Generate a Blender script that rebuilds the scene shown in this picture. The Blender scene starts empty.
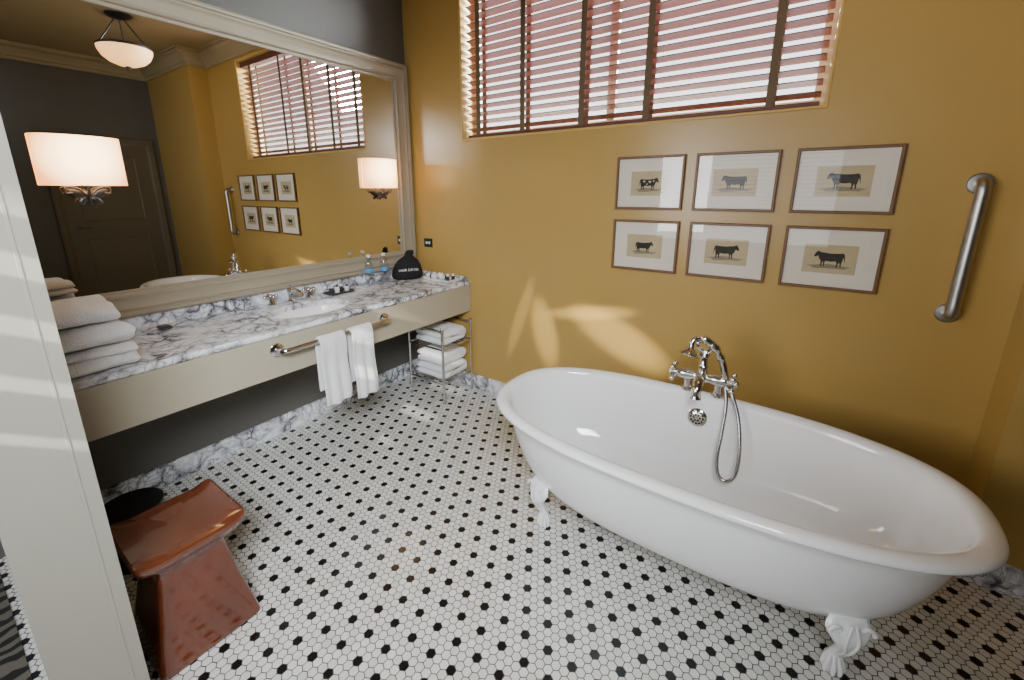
import bpy, bmesh, math, random
from mathutils import Vector, Matrix, noise
random.seed(4)
SC=bpy.context.scene; COL=SC.collection
V=Vector
# ------------------------------------------------------------ mesh helpers
class MB:
    def __init__(s): s.v=[]; s.f=[]
    def raw(s,vs,fs):
        o=len(s.v); s.v+=[V(v) for v in vs]; s.f+=[tuple(i+o for i in f) for f in fs]; return s
    def box(s,a,b):
        x0,x1=sorted((a[0],b[0]));y0,y1=sorted((a[1],b[1]));z0,z1=sorted((a[2],b[2]))
        return s.raw([(x0,y0,z0),(x1,y0,z0),(x1,y1,z0),(x0,y1,z0),(x0,y0,z1),(x1,y0,z1),(x1,y1,z1),(x0,y1,z1)],
          [(0,3,2,1),(4,5,6,7),(0,1,5,4),(1,2,6,5),(2,3,7,6),(3,0,4,7)])
    def tube(s,pts,r,n=12,closed=False,cap=True,flat=1.0):
        pts=[V(p) for p in pts]; m=len(pts)
        rs=list(r) if isinstance(r,(list,tuple)) else [r]*m
        while len(rs)<m: rs.append(rs[-1])
        T=[]
        for i in range(m):
            a=pts[(i-1)%m] if (closed or i>0) else pts[i]; b=pts[(i+1)%m] if (closed or i<m-1) else pts[i]
            T.append((b-a).normalized())
        up=V((0,0,1)) if abs(T[0].z)<.9 else V((1,0,0))
        N=(up-T[0]*up.dot(T[0])).normalized(); vs=[];fs=[]
        for i in range(m):
            if i>0:
                q=T[i-1].rotation_difference(T[i]); N=q@N; N=(N-T[i]*N.dot(T[i])).normalized()
            B=T[i].cross(N)
            for k in range(n):
                t=2*math.pi*k/n; vs.append(pts[i]+N*(math.cos(t)*rs[i]*flat)+B*(math.sin(t)*rs[i]))
        for i in range(m if closed else m-1):
            j=(i+1)%m
            for k in range(n):
                k2=(k+1)%n; fs.append((i*n+k,i*n+k2,j*n+k2,j*n+k))
        if cap and not closed:
            fs.append(tuple(range(n))[::-1]); fs.append(tuple((m-1)*n+k for k in range(n)))
        return s.raw(vs,fs)
    def lathe(s,prof,loc,axis=(0,0,1),n=32,sc=(1,1)):
        ax=V(axis).normalized(); up=V((0,0,1)) if abs(ax.z)<.9 else V((1,0,0))
        X=(up-ax*up.dot(ax)).normalized(); Y=ax.cross(X); loc=V(loc); vs=[];fs=[]
        for (r,h) in prof:
            for k in range(n):
                t=2*math.pi*k/n; vs.append(loc+ax*h+X*(r*math.cos(t)*sc[0])+Y*(r*math.sin(t)*sc[1]))
        for i in range(len(prof)-1):
            for k in range(n):
                k2=(k+1)%n; fs.append((i*n+k,i*n+k2,(i+1)*n+k2,(i+1)*n+k))
        if prof[0][0]>1e-5: fs.append(tuple(range(n))[::-1])
        if prof[-1][0]>1e-5: fs.append(tuple((len(prof)-1)*n+k for k in range(n)))
        return s.raw(vs,fs)
    def ell(s,c,r,rot=None,n=20,m=12):
        c=V(c); vs=[];fs=[]
        for i in range(m+1):
            p=math.pi*i/m
            for k in range(n):
                t=2*math.pi*k/n; q=V((r[0]*math.sin(p)*math.cos(t),r[1]*math.sin(p)*math.sin(t),r[2]*math.cos(p)))
                if rot is not None: q=rot@q
                vs.append(c+q)
        for i in range(m):
            for k in range(n):
                k2=(k+1)%n; fs.append((i*n+k,(i+1)*n+k,(i+1)*n+k2,i*n+k2))
        return s.raw(vs,fs)
    def rings(s,rings,closed_ring=True,capa=False,capb=False):
        n=len(rings[0]); vs=[v for r in rings for v in r]; fs=[]
        for i in range(len(rings)-1):
            for k in range(n if closed_ring else n-1):
                k2=(k+1)%n; fs.append((i*n+k,i*n+k2,(i+1)*n+k2,(i+1)*n+k))
        if capa: fs.append(tuple(range(n))[::-1])
        if capb: fs.append(tuple((len(rings)-1)*n+k for k in range(n)))
        return s.raw(vs,fs)
    def rframe(s,o,U,W,N,w,h,prof):
        o=V(o);U=V(U);W=V(W);N=V(N); R=[]
        for d,z in prof:
            a=w/2-d;b=h/2-d
            R.append([o+U*(-a)+W*(-b)+N*z,o+U*a+W*(-b)+N*z,o+U*a+W*b+N*z,o+U*(-a)+W*b+N*z])
        return s.rings(R)
def cat(pts,k=8,closed=False):
    P=[V(p) for p in pts]; m=len(P); out=[]
    for i in range(m if closed else m-1):
        p0=P[(i-1)%m] if (closed or i>0) else P[0]*2-P[1]; p1=P[i]; p2=P[(i+1)%m]
        p3=P[(i+2)%m] if (closed or i+2<m) else P[-1]*2-P[-2]
        for j in range(k):
            t=j/k; out.append(.5*((2*p1)+(p2-p0)*t+(2*p0-5*p1+4*p2-p3)*t*t+(3*p1-p0-3*p2+p3)*t**3))
    if not closed: out.append(P[-1])
    return out
def make(name,mb,mat,parent=None,origin=(0,0,0),smooth=True,bevel=0,bseg=2,sub=0,ang=35,**props):
    me=bpy.data.meshes.new(name); o=V(origin)
    me.from_pydata([tuple(v-o) for v in mb.v],[],mb.f); me.update()
    bm=bmesh.new(); bm.from_mesh(me)
    bmesh.ops.remove_doubles(bm,verts=bm.verts,dist=1e-6)
    bmesh.ops.recalc_face_normals(bm,faces=bm.faces); bm.to_mesh(me); bm.free()
    if smooth:
        me.shade_smooth()
        me.set_sharp_from_angle(angle=math.radians(ang))
    me.materials.append(mat)
    ob=bpy.data.objects.new(name,me); COL.objects.link(ob)
    if parent is not None: ob.parent=parent
    else: ob.location=o
    if bevel:
        b=ob.modifiers.new("bevel",'BEVEL'); b.width=bevel; b.segments=bseg; b.limit_method='ANGLE'; b.angle_limit=math.radians(40)
    if sub:
        b=ob.modifiers.new("sub",'SUBSURF'); b.levels=sub; b.render_levels=sub
    for k,v in props.items(): ob[k]=v
    return ob
def thing(name,loc,label,category,group=None):
    e=bpy.data.objects.new(name,None); e.location=loc; e.empty_display_size=.05; COL.objects.link(e)
    e["label"]=label; e["category"]=category
    if group: e["group"]=group
    return e
# ------------------------------------------------------------ materials
def nt(name):
    m=bpy.data.materials.new(name); m.use_nodes=True; t=m.node_tree; b=t.nodes["Principled BSDF"]; return m,t,b
def pbr(name,col,rough=.5,metal=0,var=.08,scale=6,bump=0,bscale=80,spec=None,coat=0,emis=None,es=0,sheen=0):
    m,t,b=nt(name); L=t.links
    tc=t.nodes.new('ShaderNodeTexCoord'); n=t.nodes.new('ShaderNodeTexNoise'); n.inputs['Scale'].default_value=scale; n.inputs['Detail'].default_value=4
    L.new(tc.outputs['Object'],n.inputs['Vector'])
    mx=t.nodes.new('ShaderNodeMix'); mx.data_type='RGBA'
    mx.inputs[6].default_value=(*[c*(1-var) for c in col],1); mx.inputs[7].default_value=(*[min(1,c*(1+var)) for c in col],1)
    L.new(n.outputs['Fac'],mx.inputs[0]); L.new(mx.outputs[2],b.inputs['Base Color'])
    b.inputs['Roughness'].default_value=rough; b.inputs['Metallic'].default_value=metal
    if spec is not None: b.inputs['Specular IOR Level'].default_value=spec
    if coat: b.inputs['Coat Weight'].default_value=coat; b.inputs['Coat Roughness'].default_value=.05
    if sheen: b.inputs['Sheen Weight'].default_value=sheen
    if emis: b.inputs['Emission Color'].default_value=(*emis,1); b.inputs['Emission Strength'].default_value=es
    if bump:
        n2=t.nodes.new('ShaderNodeTexNoise'); n2.inputs['Scale'].default_value=bscale; n2.inputs['Detail'].default_value=3
        L.new(tc.outputs['Object'],n2.inputs['Vector'])
        bp=t.nodes.new('ShaderNodeBump'); bp.inputs['Strength'].default_value=bump; bp.inputs['Distance'].default_value=.01
        L.new(n2.outputs['Fac'],bp.inputs['Height']); L.new(bp.outputs['Normal'],b.inputs['Normal'])
    return m
def hexmat(P=.031):
    m,t,b=nt("hexagon_mosaic_tile"); L=t.links; N=t.nodes.new
    tc=N('ShaderNodeTexCoord')
    def vm(op,*a):
        n=N('ShaderNodeVectorMath'); n.operation=op
        for i,x in enumerate(a):
            if isinstance(x,(tuple,list)): n.inputs[i].default_value=x
            else: L.new(x,n.inputs[i])
        return n
    def mt(op,a,bb=None):
        n=N('ShaderNodeMath'); n.operation=op
        for i,x in enumerate((a,bb)):
            if x is None: continue
            if isinstance(x,(int,float)): n.inputs[i].default_value=x
            else: L.new(x,n.inputs[i])
        return n.outputs[0]
    s3=math.sqrt(3)
    def fold(v):
        a=vm('WRAP',v,(.5,s3/2,.5),(-.5,-s3/2,-.5)).outputs[0]
        v2=vm('SUBTRACT',v,(.5,s3/2,0)).outputs[0]
        bq=vm('WRAP',v2,(.5,s3/2,.5),(-.5,-s3/2,-.5)).outputs[0]
        la=vm('LENGTH',a).outputs['Value']; lb=vm('LENGTH',bq).outputs['Value']
        c=mt('LESS_THAN',la,lb); mx=N('ShaderNodeMix'); mx.data_type='VECTOR'
        L.new(c,mx.inputs[0]); L.new(bq,mx.inputs[4]); L.new(a,mx.inputs[5]); return mx.outputs[1]
    p=vm('MULTIPLY',tc.outputs['Object'],(1/P,1/P,0)).outputs[0]
    g=fold(p); idv=vm('SUBTRACT',p,g).outputs[0]
    g3=fold(vm('MULTIPLY',idv,(1/3,1/3,0)).outputs[0])
    black=mt('LESS_THAN',vm('LENGTH',g3).outputs['Value'],.08)
    q=vm('ABSOLUTE',g).outputs[0]; sx=N('ShaderNodeSeparateXYZ'); L.new(q,sx.inputs[0])
    d=mt('MAXIMUM',sx.outputs[0],vm('DOT_PRODUCT',q,(.5,s3/2,0)).outputs['Value'])
    grout=mt('GREATER_THAN',d,.452)
    wn=N('ShaderNodeTexWhiteNoise'); wn.noise_dimensions='3D'; L.new(vm('SNAP',vm('ADD',idv,(.01,.01,0)).outputs[0],(.1,.1,1)).outputs[0],wn.inputs['Vector'])
    r=N('ShaderNodeMix'); r.data_type='RGBA'; r.inputs[6].default_value=(.66,.65,.61,1); r.inputs[7].default_value=(.79,.78,.74,1); L.new(wn.outputs['Value'],r.inputs[0])
    m1=N('ShaderNodeMix'); m1.data_type='RGBA'; L.new(black,m1.inputs[0]); L.new(r.outputs[2],m1.inputs[6]); m1.inputs[7].default_value=(.008,.008,.010,1)
    m2=N('ShaderNodeMix'); m2.data_type='RGBA'; L.new(grout,m2.inputs[0]); L.new(m1.outputs[2],m2.inputs[6]); m2.inputs[7].default_value=(.055,.052,.047,1)
    L.new(m2.outputs[2],b.inputs['Base Color'])
    L.new(mt('ADD',mt('MULTIPLY',grout,.6),.2),b.inputs['Roughness'])
    bp=N('ShaderNodeBump'); bp.inputs['Strength'].default_value=.25; bp.inputs['Distance'].default_value=.002
    L.new(mt('SUBTRACT',1.0,grout),bp.inputs['Height']); L.new(bp.outputs[0],b.inputs['Normal'])
    return m
def marble(name,sc=1.0):
    m,t,b=nt(name); L=t.links; N=t.nodes.new
    tc=N('ShaderNodeTexCoord'); n1=N('ShaderNodeTexNoise'); n1.inputs['Scale'].default_value=4*sc; n1.inputs['Detail'].default_value=7
    L.new(tc.outputs['Object'],n1.inputs['Vector'])
    ad=N('ShaderNodeVectorMath'); ad.operation='MULTIPLY_ADD'; L.new(n1.outputs['Color'],ad.inputs[0]); ad.inputs[1].default_value=(.36/sc,)*3; L.new(tc.outputs['Object'],ad.inputs[2])
    def vein(scale,w,mid):
        vo=N('ShaderNodeTexVoronoi'); vo.feature='DISTANCE_TO_EDGE'; vo.inputs['Scale'].default_value=scale*sc; L.new(ad.outputs[0],vo.inputs['Vector'])
        r=N('ShaderNodeValToRGB'); e=r.color_ramp.elements; e[0].position=0; e[0].color=(1,1,1,1); e[1].position=w; e[1].color=(0,0,0,1); x=r.color_ramp.elements.new(w*.3); x.color=(mid,mid,mid,1)
        L.new(vo.outputs['Distance'],r.inputs[0]); return r.outputs[0]
    a=vein(9,.20,.62); c=vein(19,.12,.4)
    n2=N('ShaderNodeTexNoise'); n2.inputs['Scale'].default_value=5*sc; n2.inputs['Detail'].default_value=8; n2.inputs['Roughness'].default_value=.65; L.new(tc.outputs['Object'],n2.inputs['Vector'])
    r2=N('ShaderNodeValToRGB'); e=r2.color_ramp.elements; e[0].position=.35; e[0].color=(0,0,0,1); e[1].position=.56; e[1].color=(1,1,1,1); L.new(n2.outputs['Fac'],r2.inputs[0])
    mxm=N('ShaderNodeMath'); mxm.operation='MAXIMUM'; L.new(a,mxm.inputs[0]); L.new(c,mxm.inputs[1])
    mu=N('ShaderNodeMath'); mu.operation='MULTIPLY'; L.new(mxm.outputs[0],mu.inputs[0]); L.new(r2.outputs[0],mu.inputs[1])
    mx=N('ShaderNodeMix'); mx.data_type='RGBA'; mx.inputs[6].default_value=(.82,.84,.88,1); mx.inputs[7].default_value=(.040,.034,.055,1)
    L.new(mu.outputs[0],mx.inputs[0]); L.new(mx.outputs[2],b.inputs['Base Color']); b.inputs['Roughness'].default_value=.18
    return m
def clear(name,tint=(1,1,1),base=.04,amt=.5,rough=.02):
    m,t,b=nt(name); L=t.links; t.nodes.remove(b); N=t.nodes.new; o=t.nodes["Material Output"]
    tr=N('ShaderNodeBsdfTransparent'); tr.inputs[0].default_value=(*tint,1); g=N('ShaderNodeBsdfGlossy'); g.inputs['Roughness'].default_value=rough
    lw=N('ShaderNodeLayerWeight'); lw.inputs['Blend'].default_value=.15
    p3=N('ShaderNodeMath'); p3.operation='POWER'; L.new(lw.outputs['Facing'],p3.inputs[0]); p3.inputs[1].default_value=2
    nz=N('ShaderNodeTexNoise'); nz.inputs['Scale'].default_value=3
    m0=N('ShaderNodeMath'); m0.operation='MULTIPLY_ADD'; L.new(nz.outputs['Fac'],m0.inputs[0]); m0.inputs[1].default_value=.01; m0.inputs[2].default_value=base
    ma=N('ShaderNodeMath'); ma.operation='MULTIPLY_ADD'; L.new(p3.outputs[0],ma.inputs[0]); ma.inputs[1].default_value=amt; L.new(m0.outputs[0],ma.inputs[2])
    mx=N('ShaderNodeMixShader'); L.new(ma.outputs[0],mx.inputs[0]); L.new(tr.outputs[0],mx.inputs[1]); L.new(g.outputs[0],mx.inputs[2]); L.new(mx.outputs[0],o.inputs[0])
    return m
def shademat():
    m=pbr("lit_linen_shade",(.80,.68,.48),.8,var=.04,scale=60); t=m.node_tree; b=t.nodes["Principled BSDF"]; L=t.links; N=t.nodes.new
    tc=N('ShaderNodeTexCoord'); d=N('ShaderNodeVectorMath'); d.operation='DISTANCE'; L.new(tc.outputs['Object'],d.inputs[0]); d.inputs[1].default_value=(.06,0,.20)
    r=N('ShaderNodeValToRGB'); e=r.color_ramp.elements; e[0].position=.05; e[0].color=(1,.66,.33,1); e[1].position=.165; e[1].color=(.36,.125,.030,1); L.new(d.outputs['Value'],r.inputs[0])
    L.new(r.outputs[0],b.inputs['Emission Color']); b.inputs['Emission Strength'].default_value=9; return m
M={}
M['ochre']=pbr("ochre_wall_paint",(.47,.305,.088),.27,var=.03,bump=.05,bscale=60)
M['gold']=pbr("gold_trim_paint",(.62,.40,.12),.35,var=.03)
M['gray']=pbr("charcoal_wall_paint",(.112,.108,.096),.5,var=.04,bump=.04)
M['cream']=pbr("cream_paint",(.43,.385,.285),.35,var=.03)
M['creamtrim']=pbr("cream_jamb_paint",(.30,.285,.235),.3,var=.03)
M['ceil']=pbr("ceiling_paint",(.38,.30,.16),.6,var=.03)
M['crown']=pbr("crown_paint",(.38,.31,.18),.4,var=.03)
M['doorp']=pbr("olive_brown_door_paint",(.13,.108,.068),.4,var=.04)
M['hex']=hexmat()
M['marble']=marble("veined_marble",1.1)
M['mframe']=pbr("taupe_frame_paint",(.36,.315,.235),.36,metal=.15,var=.06)
M['chrome']=pbr("polished_chrome",(.66,.66,.67),.08,metal=1,var=.02)
M['steel']=pbr("brushed_steel",(.42,.41,.39),.36,metal=1,var=.05)
M['hose']=pbr("steel_hose",(.33,.33,.34),.22,metal=1,var=.05)
M['pewter']=pbr("antique_pewter",(.11,.11,.12),.3,metal=.85,var=.2)
M['enamel']=pbr("white_enamel",(.90,.905,.91),.08,var=.01,coat=.5)
M['porcelain']=pbr("white_porcelain",(.85,.85,.83),.12,var=.01)
M['towel']=pbr("white_terry_cloth",(.92,.92,.92),.95,var=.05,scale=60,bump=.9,bscale=190,sheen=.4)
M['wood']=pbr("walnut_frame_wood",(.17,.085,.035),.4,var=.3,scale=20)
M['mat']=pbr("off_white_mat_board",(.79,.73,.62),.8,var=.02)
M['paper']=pbr("aged_print_paper",(.54,.44,.26),.8,var=.12,scale=25)
M['ink']=pbr("engraving_ink",(.026,.022,.018),.8,var=.9,scale=110)
M['inkw']=pbr("engraving_pale_ink",(.50,.45,.34),.8,var=.1)  # pale printed patches of the spotted cow's hide
M['inks']=pbr("engraving_ground_tone",(.26,.22,.15),.8,var=.4,scale=120)
M['slat']=pbr("mahogany_slat",(.14,.055,.040),.45,var=.15,scale=4,spec=.35)
M['tape']=pbr("olive_brown_ladder_tape",(.15,.105,.06),.8,var=.1)
M['stool']=pbr("glazed_russet_leather",(.115,.027,.010),.16,var=.5,scale=5,coat=1,bump=.09,bscale=10)
M['black']=pbr("black_plastic",(.010,.010,.011),.45,var=.1)
M['blackcloth']=pbr("black_velvet_cloth",(.010,.010,.011),.9,var=.2,bump=.3,bscale=200)
M['whiteink']=pbr("white_lettering",(.8,.8,.8),.6,var=.01)
M['shade']=shademat()
M['bowl']=pbr("lit_frosted_glass",(.80,.58,.32),.3,var=.03,emis=(1,.50,.16),es=2.4)
M['glass']=clear("clear_glass",base=.06)
M['water']=clear("clear_bottle_plastic",(.93,.96,.97),base=.10)
M['blue']=pbr("blue_bottle_label",(.10,.30,.55),.4,var=.1)
M['soap']=pbr("dark_toiletry_plastic",(.04,.035,.035),.3,var=.1)
M['mirror']=pbr("mirror_glass",(.76,.75,.71),.0,metal=1,var=.0)
def zebra():
    m,t,b=nt("zebra_patterned_carpet"); L=t.links; N=t.nodes.new; tc=N('ShaderNodeTexCoord'); w=N('ShaderNodeTexWave'); w.inputs['Scale'].default_value=5; w.inputs['Distortion'].default_value=9; w.inputs['Detail'].default_value=3
    L.new(tc.outputs['Object'],w.inputs[0]); r=N('ShaderNodeValToRGB'); r.color_ramp.elements[0].position=.45; r.color_ramp.elements[1].position=.55; r.color_ramp.elements[0].color=(.012,.011,.010,1); r.color_ramp.elements[1].color=(.12,.11,.09,1)
    L.new(w.outputs['Fac'],r.inputs[0]); L.new(r.outputs[0],b.inputs['Base Color']); b.inputs['Roughness'].default_value=.95; return m
M['zebra']=zebra()
S=dict(kind="structure")
# ------------------------------------------------------------ room shell
H=3.12; RX=4.7; PY=-.2; PX=3.39; FY=-2.30; FT=.17; HY=-3.9
WX0,WX1,WZ0,WZ1=.56,2.668,1.919,2.93
mb=MB(); mb.box((-.2,HY,-.1),(RX+.2,.25,0)); make("floor",mb,M['hex'],smooth=False,**S)
mb=MB(); mb.box((-.2,HY,H),(RX+.2,.25,H+.1)); make("ceiling",mb,M['ceil'],smooth=False,**S)
mb=MB()
mb.box((0,0,0),(WX0,.22,H)); mb.box((WX1,0,0),(RX+.2,.22,H)); mb.box((WX0,0,0),(WX1,.22,WZ0)); mb.box((WX0,0,WZ1),(WX1,.22,H))
mb.box((PX,PY,0),(RX,0,H))
make("wall_back",mb,M['ochre'],smooth=False,**S)
mb=MB(); mb.box((-.2,HY,0),(0,.22,H)); make("wall_left",mb,M['gray'],smooth=False,**S)
mb=MB(); mb.box((RX,HY,0),(RX+.2,0,H)); make("wall_right",mb,M['gray'],smooth=False,**S)
hx0,hx1,hz0,hz1=.25,2.9,.9,2.4
mb=MB(); mb.box((-.2,HY-.1,0),(hx0,HY,H)); mb.box((hx1,HY-.1,0),(RX+.2,HY,H)); mb.box((hx0,HY-.1,0),(hx1,HY,hz0)); mb.box((hx0,HY-.1,hz1),(hx1,HY,H)); make("wall_hallway",mb,M['cream'],smooth=False,**S)
mb=MB(); mb.rframe(((hx0+hx1)/2,HY,(hz0+hz1)/2),(1,0,0),(0,0,1),(0,1,0),hx1-hx0+.1,hz1-hz0+.1,[(0,0),(0,.02),(.05,.02),(.05,-.1)]); make("window_2",mb,M['cream'],smooth=False,**S)
hb=thing("window_blind",((hx0+hx1)/2,HY-.04,hz1),"dark slatted blind in the hallway window","blind")
mb=MB(); z=hz0+.04
while z<hz1-.03:
    mb.raw([(hx0+.01,HY-.07,z-.003),(hx1-.01,HY-.07,z-.003),(hx1-.01,HY-.02,z+.003),(hx0+.01,HY-.02,z+.003)],[(0,1,2,3)]); z+=.05
make("slats",mb,M['tape'],parent=hb,origin=hb.location,smooth=False)
mb=MB(); mb.box((0,FY-FT+.01,0),(1.25,FY,H)); mb.box((3.15,FY-FT+.01,0),(RX,FY,H)); mb.box((1.25,FY-FT+.01,2.5),(3.15,FY,H))
make("wall_front",mb,M['gray'],smooth=False,**S)
mb=MB(); mb.box((1.25,FY-FT,0),(1.30,FY,2.5)); mb.box((1.30,FY-.035,0),(1.302,FY-.028,2.5))
make("trim_1",mb,M['creamtrim'],smooth=False,bevel=.004,**S)
def offpoly(path,d):
    out=[]; m=len(path)
    for i in range(m):
        p=V(path[i]); ns=[]
        for a,b in ((i-1,i),(i,i+1)):
            if a<0 or b>=m: continue
            t=(V(path[b])-V(path[a])).normalized(); ns.append(V((t.y,-t.x)))
        if len(ns)==1: q=p+ns[0]*d
        else: q=p+(ns[0]+ns[1])*(d/(1+ns[0].dot(ns[1])))
        out.append(q)
    return out
path=[(0,FY),(0,0),(PX,0),(PX,PY),(RX,PY),(RX,FY)]
prof=[(0,H-.16),(.02,H-.16),(.02,H-.13),(.035,H-.12),(.05,H-.09),(.08,H-.05),(.11,H-.035),(.11,H-.02),(.13,H-.02),(.13,H)]
mb=MB(); R=[]
for d,z in prof: R.append([V((q.x,q.y,z)) for q in offpoly(path,d)])
mb.rings(R,closed_ring=False); make("trim_2",mb,M['crown'],smooth=False,**S)
def bb(name,a,b): mb=MB(); mb.box(a,b); make(name,mb,M['marble'],smooth=False,bevel=.003,**S)
bb("baseboard_left",(0,FY,0),(.018,0,.12)); bb("baseboard_back",(.018,-.018,0),(PX-.018,0,.12))
mb=MB(); mb.box((PX-.018,PY-.018,0),(PX,0,.12)); mb.box((PX,PY-.018,0),(RX-.018,PY,.12)); make("baseboard_corner",mb,M['marble'],smooth=False,bevel=.003,**S)
bb("baseboard_right",(RX-.018,FY,0),(RX,PY-.018,.12))
wc=((WX0+WX1)/2,0,(WZ0+WZ1)/2)
mb=MB(); mb.rframe(wc,(1,0,0),(0,0,1),(0,-1,0),WX1-WX0+.024,WZ1-WZ0+.024,[(0,0),(.002,.003),(.008,.005),(.013,.003),(.016,-.004),(.017,-.2)])
w=make("window_1",mb,M['gold'],smooth=True,ang=80,**S)
mb=MB()
mb.rframe((wc[0],.17,wc[2]),(1,0,0),(0,0,1),(0,-1,0),WX1-WX0,WZ1-WZ0,[(0,0),(0,.04),(.05,.04),(.05,0),(0,0)])
mb.box((wc[0]-.025,.135,WZ0),(wc[0]+.025,.165,WZ1))
make("sash",mb,M['cream'],parent=w,smooth=False)
mb=MB(); mb.raw([(WX0+.05,.15,WZ0+.05),(WX1-.05,.15,WZ0+.05),(WX1-.05,.15,WZ1-.05),(WX0+.05,.15,WZ1-.05)],[(0,1,2,3)]); make("pane",mb,M['glass'],parent=w,smooth=False)
# blind
bl=thing("window_blind",(wc[0],.06,WZ1-.01),"mahogany wooden slat blind with brown ladder tapes in the window","blind")
O=bl.location
mb=MB(); z=WZ0+.062
tilt=math.radians(-11)
while z<WZ1-.08:
    w2=.033; pts=[]
    for k in range(5):
        s_=(k/4-.5)*2*w2; cr=.0025*(1-(s_/w2)**2)
        pts.append((.066+s_*math.cos(tilt)-cr*math.sin(tilt),z+s_*math.sin(tilt)+cr*math.cos(tilt)))
    top=[(y,zz+.0022) for y,zz in pts]; bot=[(y,zz-.0022) for y,zz in pts][::-1]
    ring=top+bot
    mb.rings([[V((WX0+.022,y,zz)) for y,zz in ring],[V((WX1-.022,y,zz)) for y,zz in ring]],capa=True,capb=True)
    z+=.0515
make("slats",mb,M['slat'],parent=bl,origin=O,ang=30)
mb=MB(); mb.box((WX0+.022,.036,WZ0+.008),(WX1-.022,.088,WZ0+.028)); make("bottom_rail",mb,M['slat'],parent=bl,origin=O,bevel=.004)
mb=MB(); mb.box((WX0+.02,.03,WZ1-.065),(WX1-.02,.10,WZ1-.01)); make("head_rail",mb,M['slat'],parent=bl,origin=O,bevel=.003)
for x in (.685,1.05,1.47,1.86,2.45):
    mb=MB()
    mb.box((x-.018,.0295,WZ0+.02),(x+.018,.0305,WZ1-.06)); mb.box((x-.018,.1005,WZ0+.02),(x+.018,.1015,WZ1-.06))
    make("ladder_tape",mb,M['tape'],parent=bl,origin=O,smooth=False)
# door on right wall
dy0,dy1=-1.25,-.36
mb=MB(); mb.rframe((RX,(dy0+dy1)/2,1.10),(0,1,0),(0,0,1),(-1,0,0),dy1-dy0+.2,2.26,[(0,0),(0,.02),(.02,.03),(.07,.025),(.09,.018),(.1,.018),(.1,0)])
d=make("door_1",mb,M['doorp'],smooth=False,**S)
mb=MB(); mb.box((RX-.012,dy0,0),(RX,dy1,2.13))
for (a,b,z0,z1) in [(dy0+.12,dy1-.12,.25,1.0),(dy0+.12,dy1-.12,1.18,2.0)]:
    mb.rframe((RX-.012,(a+b)/2,(z0+z1)/2),(0,1,0),(0,0,1),(-1,0,0),b-a,z1-z0,[(0,0),(.0,.008),(.02,.008),(.03,0)])
make("leaf",mb,M['doorp'],parent=d,smooth=False)
mb=MB(); mb.lathe([(.028,0),(.028,.008),(.012,.012),(.010,.045)],(RX-.012,dy0+.07,1.12),(-1,0,0),20); mb.tube([(RX-.055,dy0+.07,1.12),(RX-.057,dy0+.12,1.12),(RX-.055,dy0+.18,1.115)],.009)
make("handle",mb,M['pewter'],parent=d)
# ------------------------------------------------------------ mirror
mz0,mz1,my0,my1=.957,2.478,FY+.02,-.018
mr=thing("wall_mirror",(0.001,(my0+my1)/2,mz0),"large wall mirror in a molded champagne frame above the vanity","mirror")
O=mr.location; mc=(.001,(my0+my1)/2,(mz0+mz1)/2)
mb=MB(); mb.rframe(mc,(0,1,0),(0,0,1),(1,0,0),my1-my0,mz1-mz0,[(d_*1.05,h_) for d_,h_ in [(0,0),(0,.035),(.006,.050),(.016,.055),(.026,.052),(.028,.042),(.034,.040),(.040,.044),(.046,.040),(.062,.030),(.082,.024),(.088,.022),(.090,.030),(.102,.032),(.108,.028),(.110,.018),(.124,.014),(.126,.004)]])
make("frame",mb,M['mframe'],parent=mr,origin=O,ang=30)
mb=MB(); mb.box((.001,my0+.125,mz0+.125),(.008,my1-.125,mz1-.125)); make("mirror_glass",mb,M['mirror'],parent=mr,origin=O,smooth=False)
# ------------------------------------------------------------ vanity
CD=.607; CT=.885; CBt=.852; CB=.646
van=thing("vanity_counter",(0,-1.14,CB),"long floating vanity with veined marble top and cream apron","vanity")
O=van.location
sx,sy,sa,sb=.335,-1.15,.165,.24
mb=MB(); y0,y1=sy-.32,sy+.32
mb.box((.001,FY+.001,CBt),(CD-.016,y0,CT)); mb.box((.001,y1,CBt),(CD-.016,-.001,CT))
n=64; A=[];Bq=[];C=[];D=[]
for k in range(n):
    t=2*math.pi*k/n; c,s_=math.cos(t),math.sin(t)
    ex=(CD-.016-sx) if c>0 else (sx-.001); ey=.32
    q=min(ex/abs(c) if abs(c)>1e-6 else 9, ey/abs(s_) if abs(s_)>1e-6 else 9)
    A.append(V((sx+c*q,sy+s_*q,CT))); Bq.append(V((sx+c*sa,sy+s_*sb,CT))); C.append(V((sx+c*sa,sy+s_*sb,CBt-.005))); D.append(V((sx+c*q,sy+s_*q,CBt)))
mb.rings([D,A,Bq,C])
mb.tube([(CD-.016,FY+.001,(CT+CBt)/2),(CD-.016,-.001,(CT+CBt)/2)],(CT-CBt)/2,16)
make("countertop",mb,M['marble'],parent=van,origin=O,ang=60)
mb=MB(); mb.box((.001,FY+.001,CT),(.020,-.001,.955)); make("backsplash",mb,M['marble'],parent=van,origin=O,smooth=False,bevel=.003)
mb=MB(); mb.box((.021,-.018,CT),(CD-.03,-.001,CT+.03)); make("side_splash",mb,M['marble'],parent=van,origin=O,smooth=False,bevel=.003)
mb=MB(); mb.box((CD-.03,FY+.001,CB),(CD-.008,-.001,CBt)); mb.box((.001,FY+.001,CB+.02),(CD-.03,-.001,CB+.035)); make("apron",mb,M['cream'],parent=van,origin=O,smooth=False,bevel=.002)
mb=MB(); R=[]
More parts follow.
